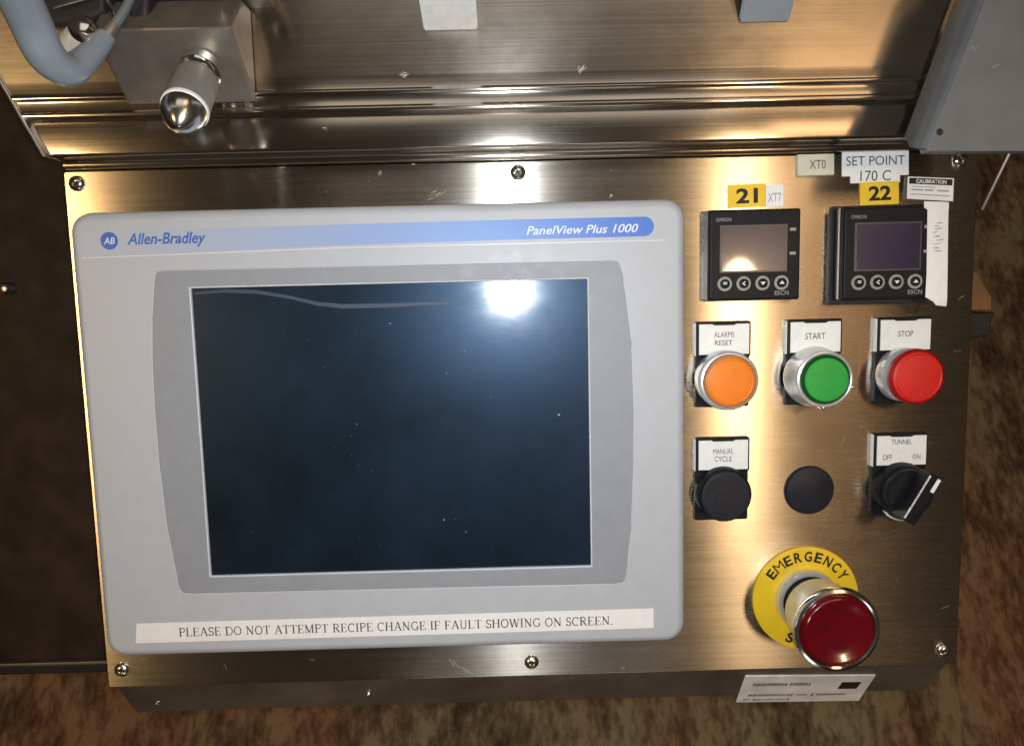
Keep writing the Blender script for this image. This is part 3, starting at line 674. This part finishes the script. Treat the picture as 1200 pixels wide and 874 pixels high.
q = NB(); xbox(q, 238.7, 239.3, 65, 113, 8.7, 9.5, .1); obj('side_rail', q, 'box_steel', t22)

# ------------------------------------------------------------------ stuck-on labels
def label_plate(name, quad, z0, z1, m, label, lines, cat='label', ink='ink', bev=.15, group=None):
    """quad: four corner pixels TL TR BR BL on height z1; lines: (text, fx0, fx1, fy0, fy1, weight)"""
    P = [Vector(at2(*q, z1)) for q in quad]; c = sum(P, Vector((0, 0))) / 4
    t = thing(name, label, cat, (c.x, c.y, z0), group)
    q = NB(); poly_prism(q, P, z0, z1, bev, 2); obj('plate', q, m, t)
    TL, TR, BR, BL = P
    for s, fx0, fx1, fy0, fy1, wt, *rest in lines:
        def b2(fx, fy):
            tp = TL.lerp(TR, fx); bt = BL.lerp(BR, fx); return bt.lerp(tp, fy)
        if rest and rest[0] == 'bar':
            q = NB(); q.faces.new([q.verts.new((*b2(a, b), z1 + .03)) for a, b in ((fx0, fy0), (fx1, fy0), (fx1, fy1), (fx0, fy1))])
            flat('print_band', q, rest[1], t); continue
        q = text_bm(s, 0, 1, 0, 1, 0, 0, wt)
        for v_ in q.verts:
            w_ = b2(fx0 + v_.co.x * (fx1 - fx0), fy0 + v_.co.y * (fy1 - fy0)); v_.co = Vector((w_.x, w_.y, z1 + .06))
        flat('lettering', q, rest[0] if rest else ink, t)
    return t
label_plate('number_tag', [(853, 217), (897, 215), (897, 242), (853, 244)], .02, .5, 'yellow', 'yellow tag numbered 21 above the left controller', [('21', .22, .80, .17, .83, .035)], 'tag', group='yellow number tags')
label_plate('small_tag', [(897.5, 217), (918, 216), (918, 242), (897.5, 243)], .02, .6, 'white_label', 'small white tag beside the yellow tag 21', [('XT7', .12, .88, .22, .62, .0, 'mid_ink')], 'tag')
label_plate('number_tag', [(1008, 214), (1053.5, 212), (1053.5, 239), (1008, 241)], .3, .8, 'yellow', 'yellow tag numbered 22 above the right controller', [('22', .22, .80, .18, .82, .035)], 'tag', group='yellow number tags')
label_plate('terminal_tag', [(935, 181), (978, 180), (978, 205), (935, 206.5)], .02, 2.0, 'ivory', 'ivory engraved tag just left of the set point label', [('XT0', .32, .76, .30, .72, .0, 'grey_ink')], 'tag', bev=.5)
sp_ = label_plate('set_point_label', [(987, 178), (1065, 176), (1065, 205), (987, 207)], .02, .45, 'white_label', 'white two-line set point label above the yellow tag 22', [('SET POINT', .06, .94, .42, .80, .0, 'grey_ink')], 'label', bev=.05)
q = NB(); poly_prism(q, [at2(997, 206.6, .6), at2(1055, 205, .6), at2(1055, 213.5, .6), at2(997, 215, .6)], .02, .42, .05); obj('lower_plate', q, 'white_label', sp_, smooth=0)
a_ = at(1008, 212.5, .5); b_ = at(1044, 199.5, .5); flat('lettering', text_bm('170 C', a_.x, b_.x, a_.y, b_.y, .56, 0, 0), 'grey_ink', sp_)
cl = label_plate('calibration_label', [(1064, 207), (1118, 209), (1117, 236), (1063, 233)], 1.4, 1.8, 'white_label', 'white calibration sticker with a black heading at the upper right', [
    ('', .03, .97, .68, .95, 0, 'bar', 'ink'), ('CALIBRATION', .18, .84, .73, .90, .02, 'white_label'), ('', .08, .34, .40, .46, 0, 'bar', 'mid_ink'), ('', .37, .56, .40, .46, 0, 'bar', 'mid_ink'), ('', .64, .90, .40, .46, 0, 'bar', 'mid_ink'), ('', .08, .92, .20, .24, 0, 'bar', 'mid_ink'), ('', .08, .60, .55, .58, 0, 'bar', 'mid_ink')], 'sticker', bev=.1)
# paper tape hanging down beside the right controller, slightly curled at its foot
tp = thing('paper_tape', 'vertical strip of white tape beside the right controller', 'tape', tuple(at(1097, 300, 3)))
P_ = [(1083, 236, 1112, 237, 13.4), (1083, 243, 1112, 244, 13.6), (1087, 246, 1111.5, 247, 13.6), (1086.5, 280, 1111, 281, 13.6), (1086, 320, 1110.5, 321, 13.7), (1084.5, 348, 1110, 350, 14.2), (1094, 353.5, 1109.5, 356, 15.0), (1097, 357.5, 1109, 359, 15.6)]
bm = NB(); rows = []
for a0, b0, a1, b1, z in P_:
    q0 = at(a0, b0, z); q1 = at(a1, b1, z - .5); rows.append([bm.verts.new(q0.lerp(q1, k / 3) + Vector((0, 0, .25 * math.sin(k * 1.1)))) for k in range(4)])
for a_, b_ in zip(rows, rows[1:]):
    for k in range(3): bm.faces.new((a_[k], a_[k + 1], b_[k + 1], b_[k]))
bm.normal_update(); bmesh.ops.solidify(bm, geom=bm.faces[:], thickness=-.25); obj('strip', bm, 'tape_white', tp)
c_ = at(1099, 277, 14.3); bm = NB(); rp = random.Random(5)
for k in range(13):
    y_ = c_.y - 8 + k * 1.25; x_ = c_.x + rp.uniform(-1.2, 1.2)
    quad_stroke(bm, (x_ - rp.uniform(.6, 1.8), y_ + rp.uniform(-.8, .8)), (x_ + rp.uniform(.6, 1.8), y_ + rp.uniform(-.8, .8)), rp.uniform(.3, .6), c_.z + k * .004)
flat('pencil_scribble', bm, 'tape_ink', tp)
q = NB(); xbox(q, 288.2, 290.6, 64.5, 112, 0, 12.6, .3); obj('backing', q, 'black', tp)
# rating label on the sloping lower edge
q0, q1, q2, q3 = (873, 790), (1026, 789), (1006, 819), (862, 821)
rl = thing('rating_label', 'dirty white rating label on the sloping lower edge of the console', 'label', tuple(at(945, 805, -10)))
def lowp(u, v_):   # point on the sloping fold: z as a function of y, found by stepping
    z = -3.0
    for _ in range(60):
        p_ = at(u, v_, z); zt = -4.6 + (p_.y - (Y0 - 3.0)) * (17.4 / 25.0); z += (zt - z) * .4
    return at(u, v_, z)
nl = Vector((0, -17.4, 25.0)).normalized()
def low(u, v_, k): return lowp(u, v_) + nl * k
bm = NB(); c0 = [low(*q, .05) for q in (q0, q1, q2, q3)]; c1 = [low(*q, 1.0) for q in (q0, q1, q2, q3)]
va = [bm.verts.new(q) for q in c0]; vb = [bm.verts.new(q) for q in c1]
for i in range(4): bm.faces.new((va[i], va[(i + 1) % 4], vb[(i + 1) % 4], vb[i]))
bm.faces.new(vb); bm.faces.new(va); bmesh.ops.bevel(bm, geom=bm.edges[:], offset=.35, segments=2, affect='EDGES'); obj('plate', bm, 'grime_label', rl)
def on_label(fx, fy, k=1.08):
    a_ = c1[0].lerp(c1[1], fx); b_ = c1[3].lerp(c1[2], fx); return b_.lerp(a_, fy) + nl * (k - 1.0)
rp = random.Random(3); q = NB()        # rows of print too small to read
for fx0, fx1, fy0, fy1 in ((.08, .52, .62, .76), (.05, .84, .24, .34), (.05, .40, .07, .15)):
    x_ = fx0
    while x_ < fx1:
        wd_ = rp.uniform(.008, .018); lo, hi = fy0 + rp.uniform(0, .03), fy1 - rp.uniform(0, .03)
        if rp.random() > .12: q.faces.new([q.verts.new(on_label(a, b)) for a, b in ((x_, lo), (x_ + wd_, lo), (x_ + wd_ + .004, hi), (x_ + .004, hi))])
        x_ += wd_ + rp.uniform(.005, .010)
flat('small_print', q, 'grey_ink', rl)
q = NB(); q.faces.new([q.verts.new(on_label(a, b)) for a, b in ((.76, .50), (.91, .50), (.92, .76), (.77, .76))]); flat('print_block', q, 'ink', rl)

# ------------------------------------------------------------------ push buttons
CXs = (179.6, 229.4, 278.6); RY = (23.4, -40.6)
def holder(t, cx, cy, words):
    """black legend frame with its white insert above the operator"""
    q = NB(); poly_prism(q, rrect(cx, cy - 1.0, 29.5, 29.5, 1.2, 3), 0.02, 2.4, .5); obj('base', q, 'black', t)
    q = NB(); poly_prism(q, rrect(cx + .2, cy + 21.6, 30.0, 19.4, 1.2, 3), 0.02, 3.6, .7); lf = obj('legend_frame', q, 'black', t)
    lx, ly = cx + .4, cy + 21.6; W, H = 27.4, 16.6
    oct_ = [(-W / 2, -H / 2), (-W * .24, -H / 2), (-W * .20, -H / 2 + .8), (W * .20, -H / 2 + .8), (W * .24, -H / 2), (W / 2, -H / 2), (W / 2, H / 2), (W * .24, H / 2), (W * .20, H / 2 - .7), (-W * .20, H / 2 - .7), (-W * .24, H / 2), (-W / 2, H / 2)]
    q = NB(); poly_prism(q, [(lx + a, ly + b) for a, b in oct_], 3.5, 4.3, .3); obj('insert', q, 'legend', lf)
    for s, a, b, c, d in words: flat('lettering', text_bm(s, lx + a, lx + b, ly + c, ly + d, 4.36, 0, .004), 'grey_ink', lf)
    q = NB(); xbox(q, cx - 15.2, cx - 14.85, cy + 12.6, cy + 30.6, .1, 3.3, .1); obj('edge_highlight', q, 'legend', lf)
def button(col, cx, cy, label, words, kind, rim=None):
    t = thing('push_button', label, 'push button', (cx, cy, 0), 'push buttons on the steel face')
    holder(t, cx, cy, words)
    if kind == 'flush':        # illuminated, wide clear rim
        q = NB(); lathe(q, [(15.2, 2.3), (15.6, 3), (15.6, 5), (15.9, 8), (16.1, 12), (15.8, 14), (15.0, 15.0), (14.2, 15.2), (13.8, 14.4)], cx, cy, 56); obj('collar', q, 'satin_ring', t)
        q = NB(); lathe(q, [(13.9, 14.2), (13.9, 16.6), (13.4, 17.6), (12.8, 17.9), (12.8, 17.2)], cx, cy, 56); obj('rim', q, rim, t)
        q = NB(); lathe(q, [(12.9, 16.6), (12.6, 18.0), (11.6, 18.4), (11.2, 18.25), (10.8, 18.45), (6, 18.8), (0, 18.9)], cx, cy, 56); obj('cap', q, col, t)
    elif kind == 'ring':       # tapering bright collar round a small cap
        q = NB(); lathe(q, [(16.0, 2.3), (16.6, 3), (16.6, 5.5), (15.4, 10), (15.2, 17.0), (14.8, 18.0), (13.9, 18.4), (13.2, 18.0), (13.1, 16)], cx, cy, 56); obj('collar', q, 'satin_ring', t)
        q = NB(); lathe(q, [(13.2, 16), (13.1, 18.9), (12.2, 19.8), (11.6, 19.6)], cx, cy, 56); obj('rim', q, rim, t)
        q = NB(); lathe(q, [(11.8, 19.2), (11.2, 20.0), (6, 20.3), (0, 20.4)], cx, cy, 56); obj('cap', q, col, t)
        for a in (-18, -92):
            q = NB(); x_, y_ = cx + 15.4 * math.cos(math.radians(a)), cy + 15.4 * math.sin(math.radians(a)); lathe(q, [(1.2, 13), (1.2, 17.6), (.7, 18.4), (0, 18.6)], x_, y_, 12); obj('lug', q, 'chrome', t)
    elif kind == 'extended':   # mushroom style red cap standing above a narrow collar
        q = NB(); lathe(q, [(14.6, 2.3), (15.0, 3), (14.4, 8), (12.8, 9.5), (11.6, 12)], cx, cy, 56); obj('collar', q, 'satin_ring', t)
        q = NB(); lathe(q, [(11.6, 10), (12.2, 12.5), (14.4, 14.0), (15.0, 15.2), (14.8, 16.8), (13.6, 18.0)], cx, cy, 56); obj('rim', q, rim, t)
        q = NB(); lathe(q, [(13.7, 17.6), (13.2, 18.4), (12.2, 18.8), (11.8, 18.6), (11.4, 18.8), (5, 19.1), (0, 19.15)], cx, cy, 56); obj('cap', q, col, t)
    else:                      # plain black one
        q = NB(); lathe(q, [(15.0, 2.3), (15.4, 3), (15.2, 6), (14.8, 8.4), (14.0, 9.0), (13.6, 8.6)], cx, cy, 56); obj('collar', q, 'black', t)
        q = NB(); lathe(q, [(13.8, 8), (13.8, 10.4), (13.2, 11.3), (12.2, 11.6), (0, 11.2)], cx, cy, 56); obj('cap', q, col, t)
    return t
button('orange', CXs[0], RY[0], 'orange push button below the alarms reset legend', [('ALARMS', -5.6, 5.4, 1.0, 4.0), ('RESET', -5.2, 4.4, -3.4, -.5)], 'flush', 'orange_rim')
button('green', CXs[1], RY[0], 'green push button in a wide silver collar below the start legend', [('START', -5.8, 5.2, -1.2, 2.2)], 'ring', 'green_rim')
button('red', CXs[2], RY[0], 'bright red push button below the stop legend', [('STOP', -4.2, 4.0, -1.0, 2.2)], 'extended', 'red_rim')
button('black_cap', CXs[0], RY[1], 'black push button below the manual cycle legend', [('MANUAL', -5.8, 5.4, .6, 3.6), ('CYCLE', -5.0, 4.6, -3.6, -.7)], 'plain')
# selector switch
sw = thing('selector_switch', 'black rotary switch turned to the upper right below the tunnel legend', 'switch', (CXs[2], RY[1], 0))
holder(sw, CXs[2], RY[1], [('TUNNEL', -6.0, 5.4, 3.4, 6.2), ('OFF', -10.6, -5.4, -5.2, -2.2), ('ON', 6.0, 10.4, -5.0, -2.2)])
q = NB(); lathe(q, [(14.8, 2.3), (15.2, 3), (14.6, 9), (13.4, 11.2), (12.8, 11.6)], CXs[2], RY[1], 56); obj('collar', q, 'black', sw)
q = NB(); lathe(q, [(13.2, 10.6), (13.0, 14.6), (12.4, 15.5), (0, 15.6)], CXs[2], RY[1], 56); kn = obj('knob', q, 'black', sw)
ang = math.radians(60); ex_ = Vector((math.cos(ang), math.sin(ang))); ey_ = Vector((-ex_.y, ex_.x)); cc = Vector((CXs[2], RY[1]))
def kp(a, b): return tuple(cc + ex_ * a + ey_ * b)
q = NB(); poly_prism(q, [kp(-13.6, -3.8), kp(13.4, -3.8), kp(14.4, -2.4), kp(14.4, 2.4), kp(13.4, 3.8), kp(-13.6, 3.8), kp(-14.2, 2.4), kp(-14.2, -2.4)], 15.4, 27, .9); gp = obj('grip', q, 'black', sw)
q = NB(); poly_prism(q, [kp(5.5, -2.6), kp(13.4, -2.6), kp(13.4, -.6), kp(5.5, -.6)], 26.9, 27.3, .1); obj('pointer', q, 'white_label', gp)
q = NB(); poly_prism(q, [kp(-13.0, 3.0), kp(13.0, 3.0), kp(13.0, 3.75), kp(-13.0, 3.75)], 26.4, 27.15, .1); obj('edge_line', q, 'satin_ring', gp)
q = NB(); lathe(q, [(13.6, 2.4), (14.0, 3.4), (13.0, 4.0)], CXs[2] + 3, RY[1] - 5, 30); obj('locking_ring', q, 'satin_ring', sw)
# blanking plug
pg = thing('blanking_plug', 'plain black round plug in the middle, above the emergency stop', 'plug', (CXs[1], RY[1], 0))
q = NB(); lathe(q, [(13.8, 0.02), (13.8, 1.2), (13.0, 2.4), (9, 3.3), (4, 3.7), (0, 3.8)], CXs[1], RY[1] - .4, 56); obj('cap', q, 'black_cap', pg)

# ------------------------------------------------------------------ emergency stop
EX, EY = 228.3, -103.8
es = thing('emergency_stop', 'dark red emergency stop button on a yellow lettered disc', 'emergency stop', (EX, EY, 0))
q = NB(); lathe(q, [(30.0, 0.02), (30.2, .8), (30.0, 1.6), (29.2, 1.9), (13, 1.9)], EX, EY, 80); ds = obj('yellow_disc', q, 'yellow_disc', es)
def arc_text(s, a_mid, step, r, h, inward=False):
    n = len(s); bm_all = NB()
    for i, ch in enumerate(s):
        a = math.radians(a_mid + ((n - 1) / 2 - i) * step * (-1 if inward else 1))
        wch = h * (.95 if ch == 'M' else .72)
        b_ = text_bm(ch, -wch / 2, wch / 2, -h / 2, h / 2, 0, 0, .03)
        rot_ = a - math.pi / 2 if not inward else a + math.pi / 2
        mm2 = Matrix.Translation((EX + r * math.cos(a), EY + r * math.sin(a), 2.0)) @ Matrix.Rotation(rot_, 4, 'Z')
        for v_ in b_.verts: v_.co = mm2 @ v_.co
        me_ = bpy.data.meshes.new('tmp'); b_.to_mesh(me_); b_.free(); bm_all.from_mesh(me_); bpy.data.meshes.remove(me_)
    return bm_all
flat('lettering', arc_text('EMERGENCY', 88, 13.8, 24.6, 6.0), 'ink', ds)
flat('lettering', arc_text('STOP', 270, 13.8, 24.6, 6.0, True), 'ink', ds)
q = NB(); lathe(q, [(17.8, 1.9), (17.8, 5.0), (17.4, 7.4), (16.4, 8.6), (15.4, 8.4), (14.4, 6)], EX, EY, 60); obj('base_ring', q, 'satin_ring', es)
q = NB(); lathe(q, [(14.6, 2), (14.4, 9.0), (13.4, 10.4), (12.4, 11.2), (12.2, 15.5)], EX, EY, 60); obj('stem', q, 'rubber', es)
q = NB(); lathe(q, [(14.2, 10.4), (14.6, 11.2), (14.2, 12.2), (12.2, 12.8)], EX, EY, 60); obj('groove', q, 'rubber', es)
q = NB(); lathe(q, [(12.0, 14), (16.8, 15), (17.6, 16.5), (18.2, 19), (18.9, 25), (20.2, 33), (20.9, 37.4), (21.2, 39), (21.0, 40.2), (20.4, 40.6), (19.8, 40.2), (19.6, 38)], EX, EY, 72); obj('flared_skirt', q, 'satin_ring', es)
q = NB(); lathe(q, [(21.3, 36.8), (22.2, 38.0), (22.3, 40.4), (21.7, 41.8), (20.4, 42.3), (19.4, 41.8), (19.2, 39)], EX, EY, 72); obj('rim', q, 'chrome', es)
q = NB(); lathe(q, [(19.3, 38), (19.2, 41.6), (18.4, 43.0), (17.2, 43.8), (15.6, 43.6), (13.5, 42.6), (9.5, 41.8), (0, 41.4)], EX, EY, 72); obj('head', q, 'lens_red', es)
